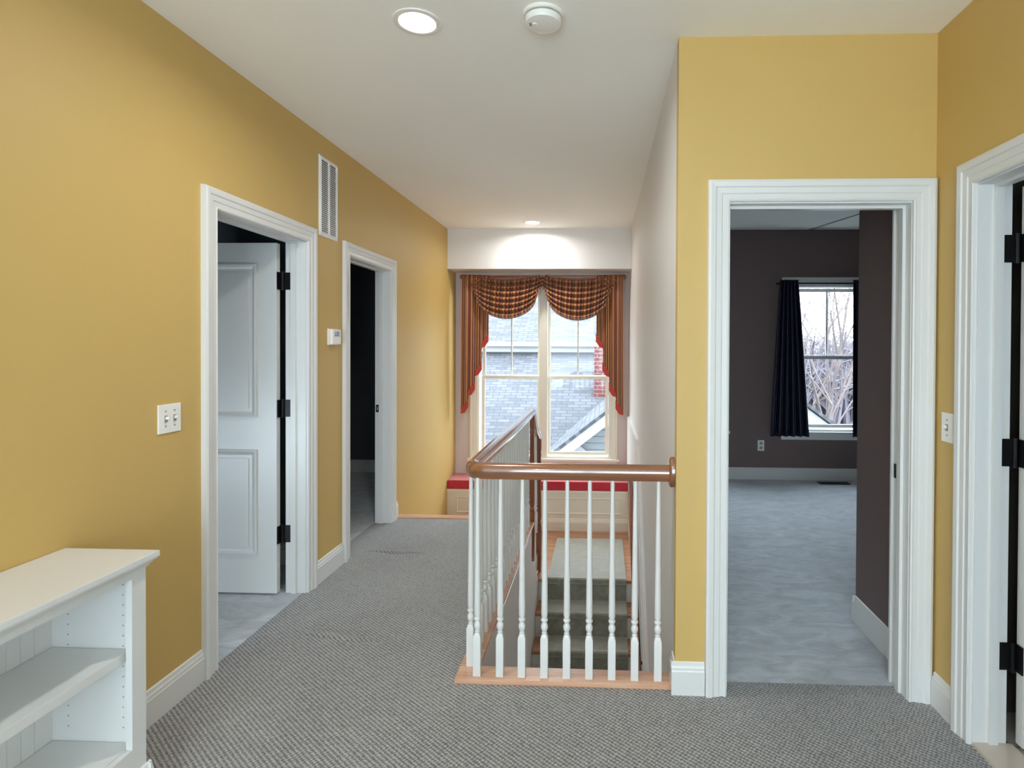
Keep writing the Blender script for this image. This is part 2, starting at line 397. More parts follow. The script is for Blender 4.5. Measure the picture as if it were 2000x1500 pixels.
# raised board on the stair side of the white wall
mb = MB().prism([(YB, .64), (4.84, .65), (4.80, .60), (4.63, .49), (4.44, .38), (4.01, -.217), (3.63, -.65), (2.44, -1.78), (2.44, ZB), (YB, ZB)], 'x', .285, XW)
struct(mb, 'trim_3', MT['white_wall'], 'white panel stepped along the wall of the lower stairs')
mb = MB().sweep([(.280, 2.6, -1.74), (.280, 3.60, -.79), (.280, 4.0, -.33), (.280, 4.42, .25)], [(-.006, -.02), (.006, -.02), (.008, .02), (-.006, .02)])
struct(mb, 'trim_4', MT['trim'], 'white moulding sloping along the stair wall')

# ------------------------------------------------------------------ casings, jambs, baseboards
CAS = [(0, 0), (0, .012), (.006, .016), (.012, .013), (.03, .013), (.034, .017), (.055, .019), (.060, .024), (.078, .026), (.088, .022), (.090, 0)]
BASE = [(0, 0), (.015, 0), (.015, .098), (.012, .104), (.012, .112), (.008, .120), (.006, .132), (0, .136)]
def hinge_mesh(parent, xj, dr, yj, z):
    """butt hinge: leaf on the jamb face, knuckle in the gap, leaf on the door edge; dr points into the room behind"""
    mb = MB(); hh = .05; r_ = .011
    R = []
    for d in (-.0035, .0005):
        ring = []
        for (px_, pz_, a0) in ((xj-dr*.026, z+hh-r_, 0), (xj-dr*.026, z-hh+r_, 1)):
            for k in range(5):
                a = PI/2*k/4
                ring.append((px_-dr*r_*(math.sin(a) if a0 == 0 else math.cos(a)), yj+d, pz_+r_*(math.cos(a) if a0 == 0 else -math.sin(a))))
        ring += [(xj+dr*.024, yj+d, z-hh), (xj+dr*.024, yj+d, z+hh)]
        R.append(ring)
    mb.rings(R)
    a = sorted((xj+dr*.024, xj+dr*.0295))
    mb.box(a[0], a[1], yj-.040, yj, z-hh, z+hh)
    mb.lathe(xj+dr*.014, yj-.008, [(.0085, z-hh-.004), (.0085, z+hh+.004)], 12)
    return mb.build('hinge', MT['black'], parent)

def door_x(n, d, xface, inward, label):
    """door opening in a YZ wall; xface = hall face; inward = -1 or +1, towards the room behind; returns root"""
    root = tag(empty('door_%d' % n, (xface, (d[0]+d[1])/2, 0)), label, kind='structure')
    o = -inward
    MB().frame(d[0]-.006, d[1]+.006, 0, ZD+.006, CAS, lambda a, z, t: (xface+o*t, a, z)).build('casing', MT['trim'], root)
    xr = xface+inward*.12
    mb = MB()
    xs = sorted((xface, xr))
    mb.frame(d[0], d[1], 0, ZD, [(0, 0), (0, 1), (J, 1), (J, 0)], lambda a, z, t: (xs[0]+t*(xs[1]-xs[0]), a, z))
    # door stop
    a = sorted((xface+inward*.055, xface+inward*.085))
    mb.frame(d[0]+.012, d[1]-.012, 0, ZD-.012, [(0, 0), (0, 1), (.012, 1), (.012, 0)], lambda aa, z, t: (a[0]+t*(a[1]-a[0]), aa, z))
    mb.build('jamb', MT['trim'], root)
    return root
def panel_leaf(root, x0, x1, y0, y1, zb, zt, panels, name='door_leaf'):
    """leaf standing in an XZ plane, thickness y0..y1, raised-panel mouldings on the front (y0) and the back"""
    mb = MB(); mb.box(x0, x1, y0, y1, zb, zt)
    leaf = mb.build(name, MT['trim'], root, bevel=.002)
    for (pa, pb, pz0, pz1) in panels:
        for (yy, s_) in ((y0, -1), (y1, 1)):
            m2 = MB()
            prof = [(0, 0), (0, .010), (-.010, .012), (-.022, .004), (-.030, .001), (-.030, 0)]
            m2.frame(pa, pb, pz0, pz1, [(q[0]+.0, q[1]) for q in prof], lambda a, z, t: (a, yy+s_*t, z), closed=True)
            m2.prism([(pa+.05, pz0+.05), (pb-.05, pz0+.05), (pb-.05, pz1-.05), (pa+.05, pz1-.05)], 'y', yy-s_*.001, yy+s_*.006)
            m2.build('panel_moulding', MT['trim'], leaf)
    return leaf
def add_knob(root, x, y0, y1, z):
    mb = MB()
    for yy, s_ in ((y0, -1), (y1, 1)):
        mb.lathe(x, z, [(.030, yy), (.030, yy+s_*.006), (.012, yy+s_*.010), (.011, yy+s_*.03), (.024, yy+s_*.04), (.029, yy+s_*.052), (.024, yy+s_*.064), (.005, yy+s_*.068)], 16, 'y')
    return mb.build('door_knob', MT['black'], root, smooth=True)

d1 = door_x(1, D1, XL, -1, 'white left doorway with a panel door standing open')
xa, xb = XL-.150, XL-.150-.75
panel_leaf(d1, xb, xa, 3.170, 3.205, .012, 2.04, [(xb+.115, xa-.115, .235, .845), (xb+.115, xa-.115, 1.035, 1.92)])
for z in (1.824, 1.083, .348): hinge_mesh(d1, XL-.12, -1, 3.210, z)
add_knob(d1, xb+.06, 3.170, 3.205, .94)
d2 = door_x(2, D2, XL, -1, 'narrow white doorway further along the left wall, opening to a dark room')
MB().box(XL-.112, XL-.085, D2[1]-.004, D2[1]+.001, .905, .965).build('strike_plate', MT['black'], d2)
MB().box(XL-.103, XL-.095, D2[1]-.006, D2[1]-.003, .92, .95).build('latch_hole', MT['plastic_shadow'], d2)
# leaf of door 2, swung fully into the dark room
panel_leaf(d2, XL-.90, XL-.15, D2[0]-.045, D2[0]-.01, .012, 2.04, [(XL-.785, XL-.265, .235, .845), (XL-.785, XL-.265, 1.035, 1.92)])
d3 = door_x(3, D3, XR, 1, 'white right doorway with its door swung inwards')
panel_leaf(d3, XR+.150, XR+.90, 2.060, 2.095, .02, 2.04, [(XR+.267, XR+.785, .235, .845), (XR+.267, XR+.785, 1.035, 1.92)])
for z in (1.817, 1.077, .333): hinge_mesh(d3, XR+.12, 1, 2.100, z)
# front door (bedroom)
d0 = tag(empty('door_4', ((D0[0]+D0[1])/2, YP, 0)), 'white bedroom doorway in the front yellow wall', kind='structure')
MB().frame(D0[0]-.002, D0[1]+.002, 0, ZD+.006, CAS, lambda a, z, t: (a, YP-t, z)).build('casing', MT['trim'], d0)
MB().frame(D0[0]-.002, D0[1]-.01, 0, ZD+.006, [(q[0]*.8, q[1]) for q in CAS], lambda a, z, t: (a, YP+.12+t, z)).build('casing', MT['trim'], d0)
mb = MB().frame(D0[0], D0[1], 0, ZD, [(0, 0), (0, .12), (J, .12), (J, 0)], lambda a, z, t: (a, YP+t, z))
mb.frame(D0[0]+.012, D0[1]-.012, 0, ZD-.012, [(0, 0), (0, .03), (.012, .03), (.012, 0)], lambda a, z, t: (a, YP+.045+t, z))
mb.build('jamb', MT['trim'], d0)
for z in (1.817, 1.09, .366):
    mb = MB(); mb.box(D0[0]-.001, D0[0]+.005, YP+.078, YP+.118, z-.05, z+.05)
    mb.lathe(D0[0]+.008, YP+.122, [(.007, z-.052), (.007, z+.052)], 10)
    mb.build('hinge', MT['black'], d0)
MB().box(D0[1]-.004, D0[1]+.001, YP+.080, YP+.112, .895, .955).build('strike_plate', MT['black'], d0)
# bedroom leaf opened flat along the stair wall
mb = MB(); mb.box(D0[0]-.035, D0[0], YP+.145, YP+.145+.735, .012, 2.04)
lf = mb.build('door_leaf', MT['trim'], d0, bevel=.002)
for pz in ((.235, .845), (1.035, 1.92)):
    MB().frame(YP+.26, YP+.765, pz[0], pz[1], [(0, 0), (0, .010), (-.010, .012), (-.030, .001), (-.030, 0)], lambda a, z, t: (D0[0]+t, a, z), closed=True).build('panel_moulding', MT['trim'], lf)

def base_x(side, xface, o, y0, y1, z=0.0, mat='trim', h=1.0):
    R = [[(xface+o*q[0], y, z+q[1]*h) for q in BASE] for y in (y0, y1)]
    return struct(MB().rings(R), 'baseboard_'+side, MT[mat])
def base_y(side, yface, o, x0, x1, z=0.0, mat='trim', h=1.0):
    R = [[(x, yface+o*q[0], z+q[1]*h) for q in BASE] for x in (x0, x1)]
    return struct(MB().rings(R), 'baseboard_'+side, MT[mat])
base_x('left', XL, 1, 1.712, D1[0]-.097); base_x('left', XL, 1, D1[1]+.097, D2[0]-.097); base_x('left', XL, 1, D2[1]+.097, 4.66)
base_y('front', YP, -1, .2935, D0[0]-.093)
base_x('front_corner', XW, -1, 2.3605, 2.44)
base_x('right', XR, -1, D3[1]+.097, 2.334); base_x('right', XR, -1, YR+.02, D3[0]-.097)
base_x('left_rear', XL, 1, YR+.02, .54)
base_y('bedroom_back', 6.2, -1, .44, EX, h=.95)
base_x('bedroom_return', 1.35, -1, 2.62, 3.03); base_y('bedroom_closet', 3.03, 1, 1.335, EX)
base_y('left_room_far', 6.3, -1, XL-3, XL-.13)
base_y('left_room_divider', 3.63, -1, XL-3, XL-.13)
base_x('left_room_outer', XL-3.0, 1, 1.0, 3.6)

# ------------------------------------------------------------------ windows
def sash_window(n, x0, x1, z0, z1, y, label, units, meet, muntin_h=None, mat='trim', cas=.085, header=True):
    """units = list of (xa, xb) glass openings; y = wall face, window sits behind it"""
    root = tag(empty('window_%d' % n, ((x0+x1)/2, y, z0)), label, kind='structure')
    # frame lining the hole
    mb = MB().frame(x0+.0, x1-.0, z0+.0, z1-.0, [(0, 0), (0, .14), (-.02, .14), (-.02, 0)], lambda a, z, t: (a, y+t, z), closed=True)
    mb.build('window_frame', MT[mat], root)
    prof = [(0, 0), (0, .014), (.02, .014), (.024, .02), (cas-.02, .022), (cas-.014, .028), (cas, .026), (cas, 0)]
    MB().frame(x0+.004, x1-.004, z0, z1-.004, prof, lambda a, z, t: (a, y-t, z)).build('casing', MT[mat], root)
    # stool and apron
    MB().box(x0-cas-.02, x1+cas+.02, y-.05, y+.02, z0-.028, z0).build('window_stool', MT[mat], root, bevel=.004)
    MB().box(x0-cas+.01, x1+cas-.01, y-.02, y-.0, z0-.09, z0-.028).build('apron', MT[mat], root, bevel=.003)
    for i, (a, b) in enumerate(units):
        st = .035
        for k, (za, zb, yy) in enumerate(((z0+.02, meet, y+.05), (meet-.045, z1-.02, y+.085))):
            mb = MB().frame(a, b, za+(.05 if k == 0 else .045), zb-.045, [(0, 0), (0, .03), (st, .03), (st, 0)], lambda q, z, t: (q, yy+t, z), closed=True)
            s_ = mb.build('upper_sash' if k else 'lower_sash', MT[mat], root)
            MB().box(a-.004, b+.004, yy+.012, yy+.016, za+.04, zb-.04).build('pane', MT['glass'], s_)
            if k:
                c = (a+b)/2
                mb = MB().box(c-.008, c+.008, yy+.004, yy+.024, za+.04, zb-.04)
                mb.build('muntin', MT[mat], s_)
    if len(units) > 1:
        MB().box(units[0][1]+.030, units[1][0]-.030, y-.012, y+.13, z0, z1).build('mullion', MT[mat], root, bevel=.004)
    return root
sash_window(1, WIN[0], WIN[1], WIN[2], WIN[3], YB, 'tall double window with white trim over the window seat', [(-1.394, -.77), (-.615, .03)], 1.10, mat='cream')
sash_window(2, BWIN[0], BWIN[1], BWIN[2], BWIN[3], 6.2, 'single bedroom window between navy curtains', [(2.075, 2.845)], 1.36)
sash_window(5, .55, 1.28, .53, 2.12, 6.2, 'unseen bedroom window added for light, behind the door jamb', [(.605, 1.225)], 1.36)  # added out of view to brighten bedroom carpet and return wall
sash_window(6, 3.7, 4.58, .53, 2.12, 6.2, 'unseen bedroom window added for light, beyond the wall corner', [(3.755, 4.525)], 1.36)  # hidden extra window, put in for more bedroom daylight
sash_window(3, RWIN[0], RWIN[1], RWIN[2], RWIN[3], YR-.14, 'unseen rear hall window added for daylight', [(-1.49, -.25), (-.11, 1.14)], 1.45)  # invented behind the camera to let daylight into the hall
sash_window(4, -3.9, -2.7, .1, .9, .88, 'unseen low window placed to light the open left door', [(-3.84, -2.76)], .5)  # out of view; set low so the door leaf is lit from below

# ------------------------------------------------------------------ stairs
st = tag(empty('staircase', (-.14, 4.93, ZL)), 'oak staircase flight going down from the landing below the railing', 'stairs')
RISE, RUN = .2, .225
for i in range(1, 10):
    z = ZL-RISE*i; y = 4.93-RUN*(i-1)
    # riser under the tread above, then the tread
    MB().box(-.558, .284, y-.0, y+.018, z, z+RISE-.028).build('riser', MT['trim'], st)
    MB().box(-.558, .284, y-RUN-.012, y+.0, z-.028, z).build('tread', MT['oak'], st, bevel=.006)
MB().box(-.558, .285, 4.905, 4.952, ZL-.028, ZL+.001).build('nosing', MT['oak'], st, bevel=.006)
# carpet runner over landing and flight
pts = [(5.92, ZL+.012), (4.905, ZL+.012)]
low = [(5.92, ZL+.001), (4.93, ZL+.001)]
prof = [(5.92, ZL+.002), (5.92, ZL+.014), (4.905, ZL+.014), (4.893, ZL+.004), (4.893, ZL-.03)]
for i in range(1, 10):
    z = ZL-RISE*i; y = 4.93-RUN*(i-1)
    yn = y-RUN-.012
    prof += [(y-.012, z+RISE-.045), (y-.012, z+.016), (yn-.004, z+.012), (yn-.014, z+.002), (yn-.014, z-.03)]
back = []
for i in range(9, 0, -1):
    z = ZL-RISE*i; y = 4.93-RUN*(i-1); yn = y-RUN-.012
    back += [(yn-.001, z-.03), (yn-.001, z+.002), (y-.001, z+.002), (y-.001, z+RISE-.045)]
back += [(4.904, ZL-.03), (4.904, ZL+.002)]
mb = MB()
full = prof+back
A = [mb.bm.verts.new((-.475, p[0], p[1])) for p in full]; B = [mb.bm.verts.new((.215, p[0], p[1])) for p in full]
n = len(full)
for i in range(n): mb.bm.faces.new((A[i], B[i], B[(i+1) % n], A[(i+1) % n]))
tag(mb.build('stair_runner', MT['runner']), 'pale beige carpet runner over the landing and down the oak stairs', 'runner')
# upper flight (hall down to the landing)
uf = tag(empty('staircase', (-1.15, 4.7, 0)), 'short oak flight from the hall down to the landing by the yellow wall', 'stairs')
for i, (y, z) in enumerate(((4.70, 0), (4.96, -.2), (5.22, -.4))):
    MB().box(XL, -.60, y-.02, y, z-.2, z-.028 if i else z-.03).build('riser', MT['trim'], uf)
    if i < 2: MB().box(XL, -.585, y, y+.285, z-.228, z-.2).build('tread', MT['oak'], uf, bevel=.005)
mb = MB().prism([(4.69, -.30), (4.69, -.46), (4.95, ZL), (5.22, ZL), (5.22, -.43), (4.97, -.43), (4.97, -.23), (4.72, -.23), (4.72, -.03), (4.69, -.03)], 'x', -.605, -.585)
mb.build('stringer', MT['trim'], uf)
MB().box(XL, -.63, 4.635, 4.725, -.03, .008).build('nosing', MT['curb'], uf, bevel=.006)

# ------------------------------------------------------------------ balustrade
rl = tag(empty('stair_railing', (-.585, 2.417, 0)), 'white baluster railing with a polished wooden handrail around the stairwell', 'railing')
mb = MB()
o_, i_ = (-.632, 2.379), (-.548, 2.478)
mb.prism([(o_[0], o_[1]), (.296, o_[1]), (.296, i_[1]), (i_[0], i_[1]), (i_[0], 4.60), (o_[0], 4.60)], 'z', .0005, .022)
mb.build('curb', MT['curb'], rl, bevel=.004)
RP = [(-.022, 0), (-.026, .012), (-.031, .026), (-.031, .042), (-.024, .058), (-.012, .066), (0, .068), (.012, .066), (.024, .058), (.031, .042), (.031, .026), (.026, .012), (.022, 0)]
zr = .878; xrl = -.580; yrl = 2.430; rr = .075
path = [(.300, yrl, zr), (0, yrl, zr), (-.3, yrl, zr), (xrl+rr, yrl, zr)]
for k in range(1, 9):
    a = PI/2*k/8; path.append((xrl+rr-rr*math.sin(a), yrl+rr-rr*math.cos(a), zr))
path += [(xrl, 3.4, zr), (xrl, 4.50, zr), (xrl, 4.585, zr-.005), (xrl, 4.64, zr-.04), (xrl-.005, 4.85, zr-.19), (xrl-.008, 5.06, .605), (xrl-.008, 5.12, .585), (xrl-.008, 5.17, .59)]
MB().sweep(path, RP).build('handrail', MT['rail'], rl, smooth=True)
mb = MB(); R = []
for xx, k in ((.309, 1.0), (.296, 1.0), (.289, .93), (.286, .8)):
    R.append([(xx, yrl+.045*k*math.cos(a), .915+.066*k*math.sin(a)) for a in [2*PI*j/28 for j in range(28)]])
mb.rings(R).build('rosette', MT['rail'], rl, smooth=True)
def baluster_mb(x, y, z0, z1):
    """square foot, turned ring and vase, then a long tapering shaft"""
    mb = MB(); q = .0163
    def sq(r, z, c=0.004):
        c = min(c, r*.4)
        return [(x+a, y+b, z) for a, b in ((r, -r+c), (r, r-c), (r-c, r), (-r+c, r), (-r, r-c), (-r, -r+c), (-r+c, -r), (r-c, -r))]
    mb.rings([sq(q, z0, .0015), sq(q, z0+.168, .0015), sq(q*.62, z0+.186, .006)])
    prof = [(.0095, z0+.184), (.0125, z0+.190), (.0095, z0+.197), (.0135, z0+.205), (.0158, z0+.214), (.0150, z0+.224), (.0105, z0+.233), (.0100, z0+.238),
            (.0152, z0+.243), (.0152, z0+.250), (.0108, z0+.254), (.0142, z0+.268), (.0140, z0+.32), (.0115, z0+.55), (.0088, z1)]
    mb.lathe(x, y, prof, 12)
    return mb
bxs = [-.585, -.44, -.345, -.247, -.150, -.053, .045, .143, .242]
base = baluster_mb(0, 0, .022, zr+.004)
proto = base.build('baluster', MT['trim'], rl, smooth=True)
# baluster mesh was built at the world origin: put its origin there again
proto.data.transform(Matrix.Translation(WORLD[rl.name])); 
first = True
spots = [(-.540, 2.418)]+[(x, 2.418) for x in bxs[1:]]
y = 2.492
while y < 4.5:
    spots.append((-.587, y)); y += .1005
for (x, y) in spots:
    b = proto if first else proto.copy()
    if not first: COL.objects.link(b); b.parent = rl
    first = False
    b.location = Vector((x, y, 0))-WORLD[rl.name]
# newels
def newel(x, y, z0, z1, r=.021):
    mb = MB()
    mb.box(x-r, x+r, y-r, y+r, z0, z0+.34*(z1-z0))
    a = z0+.34*(z1-z0)
    mb.lathe(x, y, [(r*.8, a), (r*1.0, a+.015), (r*.7, a+.03), (r*.98, a+.06), (r*.75, z1-.16), (r*.9, z1-.14), (r*.7, z1-.12), (r*.9, z1-.1), (r*.9, z1)], 14)
    return mb
newel(-.572, 4.55, -.30, zr+.01, .024).build('newel_post', MT['newel'], rl, smooth=True)
newel(-.578, 5.10, ZL+.001, .60, .026).build('newel_post', MT['newel'], rl, smooth=True)
for (x, y, z) in ((-.587, 4.80, -.2), (-.587, 4.93, -.2)):
    zt = zr-.04-(y-4.64)*.71
    baluster_mb(x, y, z, zt+.01).build('baluster', MT['trim'], rl, smooth=True)

# wall handrail of the lower flight
wr = tag(empty('wall_handrail', (.25, 4.95, .28)), 'sloping wooden handrail on the right wall of the lower stairs', 'handrail')
WP = [(-.018, 0), (-.022, .015), (-.022, .035), (-.012, .048), (.012, .048), (.022, .035), (.022, .015), (.018, 0)]
MB().sweep([(.245, 5.02, .245), (.245, 4.93, .235), (.245, 4.2, -.345), (.245, 3.5, -.90), (.245, 2.7, -1.54)], WP).build('rail', MT['newel'], wr, smooth=True)
for (y, z) in ((4.75, .095), (3.8, -.66), (2.95, -1.34)):
    mb = MB(); mb.tube((.25, y, z), (.286, y, z-.05), .006); mb.lathe(y, z-.05, [(.02, .285), (.02, .28)], 12, 'x'); mb.build('bracket', MT['black'], wr)

# ------------------------------------------------------------------ window seat and cushion
ws = tag(empty('window_seat', (-.72, 6.2, ZL)), 'cream paneled window seat built into the alcove on the landing', 'bench')
MB().box(XL, .285, 6.2, YB, ZL, -.175).build('bench_box', MT['cream'], ws)
MB().box(XL, .285, 6.185, YB, -.178, -.155).build('seat_top', MT['cream'], ws, bevel=.003)
R = [[(x, 6.2-q[0], ZL+q[1]) for q in BASE] for x in (XL, .285)]
MB().rings(R).build('base_moulding', MT['cream'], ws)
for (a, b) in ((XL+.10, -.80), (-.62, .215)):
    MB().frame(a, b, -.42, -.235, [(0, 0), (0, .003), (-.010, .007), (-.016, .003), (-.020, 0)], lambda q, z, t: (q, 6.2-t, z), closed=True).build('panel', MT['cream'], ws)
mb = MB(); mb.box(XL+.004, .281, 6.19, YB-.004, -.155, -.055)
tag(mb.build('seat_cushion', MT['red'], bevel=.014, smooth=True), 'long red cushion lying on the cream window seat', 'cushion')

# ------------------------------------------------------------------ curtain pole, swags and tails
YC = 6.44
def scx(x): return x*(YC/6.548)
def scz(z): return H+(z-H)*(YC/6.548)
zp = scz(2.25)
cp = tag(empty('curtain_rod', (scx(-.71), YC, zp)), 'wooden curtain pole with knob finials above the alcove window', 'curtain rod')
xp0, xp1 = scx(-1.60), scx(.185)
MB().lathe(YC, zp, [(.017, xp0), (.017, xp1)], 16, 'x').build('pole', MT['brass'], cp, smooth=True)
for s_, xe in ((-1, xp0), (1, xp1)):
    pr = [(.012, 0), (.024, .004), (.024, .012), (.012, .018), (.022, .032), (.031, .048), (.031, .056), (.022, .072), (.008, .080)]
    MB().lathe(YC, zp, [(r, xe+s_*h) for r, h in pr], 16, 'x').build('finial', MT['brass'], cp, smooth=True)
for xe in (xp0+.03, xp1-.03):
    mb = MB(); mb.box(xe-.012, xe+.012, YC, YB, zp-.012, zp+.006); mb.lathe(xe, zp, [(.03, YB-.001), (.03, YB-.012)], 16, 'y'); mb.build('bracket', MT['brass'], cp)
def cloth(name, fn, nu, nv, mat, parent=None, uvf=None, thick=.003):
    bm = bmesh.new(); uvl = bm.loops.layers.uv.new('UVMap')
    V = [[bm.verts.new(fn(i/nu, j/nv)) for j in range(nv+1)] for i in range(nu+1)]
    for i in range(nu):
        for j in range(nv):
            f = bm.faces.new((V[i][j], V[i+1][j], V[i+1][j+1], V[i][j+1]))
            for lp, (a, b) in zip(f.loops, ((i, j), (i+1, j), (i+1, j+1), (i, j+1))):
                lp[uvl].uv = uvf(a/nu, b/nv) if uvf else (a/nu, b/nv)
            f.smooth = True
    bmesh.ops.recalc_face_normals(bm, faces=bm.faces)
    me = bpy.data.meshes.new(name); bm.to_mesh(me); bm.free(); me.materials.append(mat)
    o = bpy.data.objects.new(name, me); COL.objects.link(o)
    md = o.modifiers.new('thickness', 'SOLIDIFY'); md.thickness = thick
    if parent: o.parent = parent
    return o
def swag(x0, x1, drop, label):
    xm = (x0+x1)/2; hw = (x1-x0)/2; NF = 7
    def fn(u, v):
        # u across, v from the top edge to the bottom edge
        s_ = 2*u-1
        top = .055*(1-s_*s_)**1.2
        sag = top+(drop-top)*(1-abs(s_)**2.1)**.85*v
        # fabric gathers at both ends and spreads in the middle
        half = hw*(1-.30*(v**1.3)*abs(s_)**3)
        ends = (.5+.5*(1-abs(s_)**6))
        gather = .055+.075*(1-abs(s_))
        x = xm+s_*half
        zend = -.20*v*abs(s_)**3      # ends of the lower folds hang down off the pole
        z = zp+.022-sag+zend
        ph = v*NF*2*PI
        y = YC-.026-.035*v-.030*(1-math.cos(ph))*(1-.2*abs(s_))-.03*v*(1-s_*s_)
        return (x, y, z)
    o = cloth('valance_swag', fn, 56, 84, MT['stripe'], uvf=lambda u, v: (u*8.5+.15*v, v))
    return tag(o, label, 'valance', 'striped valance swags')
XM = scx(-.705)
swag(scx(-1.60), XM+.07, zp-scz(1.753)+.02, 'left striped gold and burgundy swag draped from the wooden pole')
swag(XM-.07, scx(.19), zp-scz(1.737)+.02, 'right striped gold and burgundy swag draped from the wooden pole')
def jabot(xo, xi, label):
    """cascade tail: xo outer edge, xi inner edge; hem climbs in steps towards the middle"""
    sgn = 1 if xi > xo else -1; Wd = abs(xi-xo)
    hems = [scz(.655), scz(.86), scz(1.09), scz(1.42)]
    root = tag(empty('jabot_curtain', (xo, YC, zp)), label, 'curtain', 'striped cascade tails')
    n = len(hems)
    # pleated front: four pleats, the outer one longest
    bm = bmesh.new(); uvl = bm.loops.layers.uv.new('UVMap')
    NU = 72; NV = 40
    def xat(u, v): 
        # narrows a little towards the pole
        return xo+sgn*Wd*u*(1-.03*(1-v))+sgn*.012*(1-v)
    def hem(u):
        k = min(n-1, int(u*n)); f = u*n-k
        nxt = hems[k+1] if k+1 < n else hems[k]+.30
        return hems[k]+.02*f+.035*math.sin(PI*f)*0
    for k in range(n):
        vs = []
        m_ = 16
        for i in range(m_+1):
            f = i/m_; u = (k+f)/n
            col = []
            zb = hems[k]+.10*f*f
            for j in range(NV+1):
                v = j/NV
                z = zp+.015+(zb-zp-.015)*v
                yy = YC-.040-.016*(n-1-k)-.017*math.sin(PI*f)-.006*math.cos(2*PI*f*2)*v+.012*f
                col.append(bm.verts.new((xat(u, v)+(sgn*.010*f), yy, z)))
            vs.append(col)
        for i in range(m_):
            for j in range(NV):
                f_ = bm.faces.new((vs[i][j], vs[i+1][j], vs[i+1][j+1], vs[i][j+1])); f_.smooth = True
                for lp, (a, b) in zip(f_.loops, ((i, j), (i+1, j), (i+1, j+1), (i, j+1))):
                    lp[uvl].uv = ((k+a/m_)*1.35+.1, b/NV)
    bmesh.ops.translate(bm, verts=bm.verts, vec=-WORLD[root.name])
    me = bpy.data.meshes.new('fabric'); bm.to_mesh(me); bm.free(); me.materials.append(MT['stripe'])
    o = bpy.data.objects.new('fabric', me); COL.objects.link(o); o.parent = root
    md = o.modifiers.new('thickness', 'SOLIDIFY'); md.thickness = .003
    # red lining turned out at the foot of each pleat
    for k in range(n):
        u0, u1 = (k+.15)/n, (k+1.0)/n
        z0 = hems[k]
        xa_, xb_ = xo+sgn*Wd*u0, xo+sgn*Wd*u1+sgn*.016
        yy = YC-.034-.016*(n-1-k)
        zt = z0+.17
        pts = [(xa_, z0+.0), ((xa_+xb_)/2, z0-.015+.03), (xb_, z0+.075), (xb_, zt), (xa_, z0+.05)]
        MB().prism(pts if sgn > 0 else pts[::-1], 'y', yy-.028, yy-.020).build('lining', MT['lining'], root)
    return root
jabot(scx(-1.645), scx(-1.345), 'striped cascade tail with red lining hanging left of the alcove window')
jabot(scx(.240), scx(-.065), 'striped cascade tail with red lining hanging right of the alcove window')

# ------------------------------------------------------------------ bookcase
bc = tag(empty('bookcase', (-1.57, 1.13, 0)), 'low white bookcase with empty shelves against the yellow wall', 'bookcase')
y0, y1 = .56, 1.708; xb_, xf = XL+.002, -1.435
mb = MB(); mb.box(xb_, -1.412, y0-.03, y1+.030, .780, .800)
mb.build('top', MT['trim'], bc, bevel=.004)
R = []
crown = [(0, .760), (.006, .760), (.007, .765), (.012, .768), (.014, .773), (.021, .777), (.022, .781), (0, .781)]
mb = MB()
mb.rings([[(xf+q[0], yy+(q[0] if yy > 1 else -q[0]), q[1]) for q in crown] for yy in (y0, y1)])
mb.rings([[(xf-.29 if k else xf+q[0], y1+q[0], q[1]) for q in crown] for k in (0, 1)])
mb.build('crown_moulding', MT['trim'], bc)
MB().box(xb_, xf-.02, y1-.022, y1, .0, .78).build('side_panel', MT['trim'], bc)
MB().box(xb_, xf-.02, y0, y0+.022, .0, .78).build('side_panel', MT['trim'], bc)
mb = MB(); mb.box(xb_, xb_+.008, y0+.022, y1-.022, .1, .78)
y = y0+.03
while y < y1-.06:
    mb.box(xb_+.008, xb_+.0095, y, y+.0375, .1, .78); y += .04
mb.build('back_panel', MT['trim'], bc)
mb = MB()
mb.box(xf-.02, xf, y1-.052, y1, 0, .78); mb.box(xf-.02, xf, y0, y0+.052, 0, .78)
mb.box(xf-.0201, xf-.0001, y0+.052, y1-.052, .738, .78); mb.box(xf-.0201, xf-.0001, y0+.052, y1-.052, 0, .212)
mb.build('face_frame', MT['trim'], bc)
MB().box(xb_+.012, xf-.03, y0+.024, y1-.024, .478, .508).build('shelf', MT['trim'], bc, bevel=.002)
MB().box(xb_+.012, xf-.021, y0+.024, y1-.024, .190, .214).build('shelf', MT['trim'], bc)
mb = MB(); mb.rings([[(xf+q[0], yy, q[1]) for q in BASE] for yy in (y0, y1+.015)]); mb.rings([[(x, y1+q[0], q[1]) for q in BASE] for x in (xf-.28, xf+.015)])
mb.build('base_moulding', MT['trim'], bc)
for xx in (xf-.055, xb_+.06):
    for k in range(15):
        z = .26+k*.032
        if abs(z-.493) < .02: continue
        MB().lathe(xx, z, [(.0026, y1-.0225), (.0026, y1-.0215)], 8, 'y').build('pin_hole', MT['plastic_shadow'], bc)

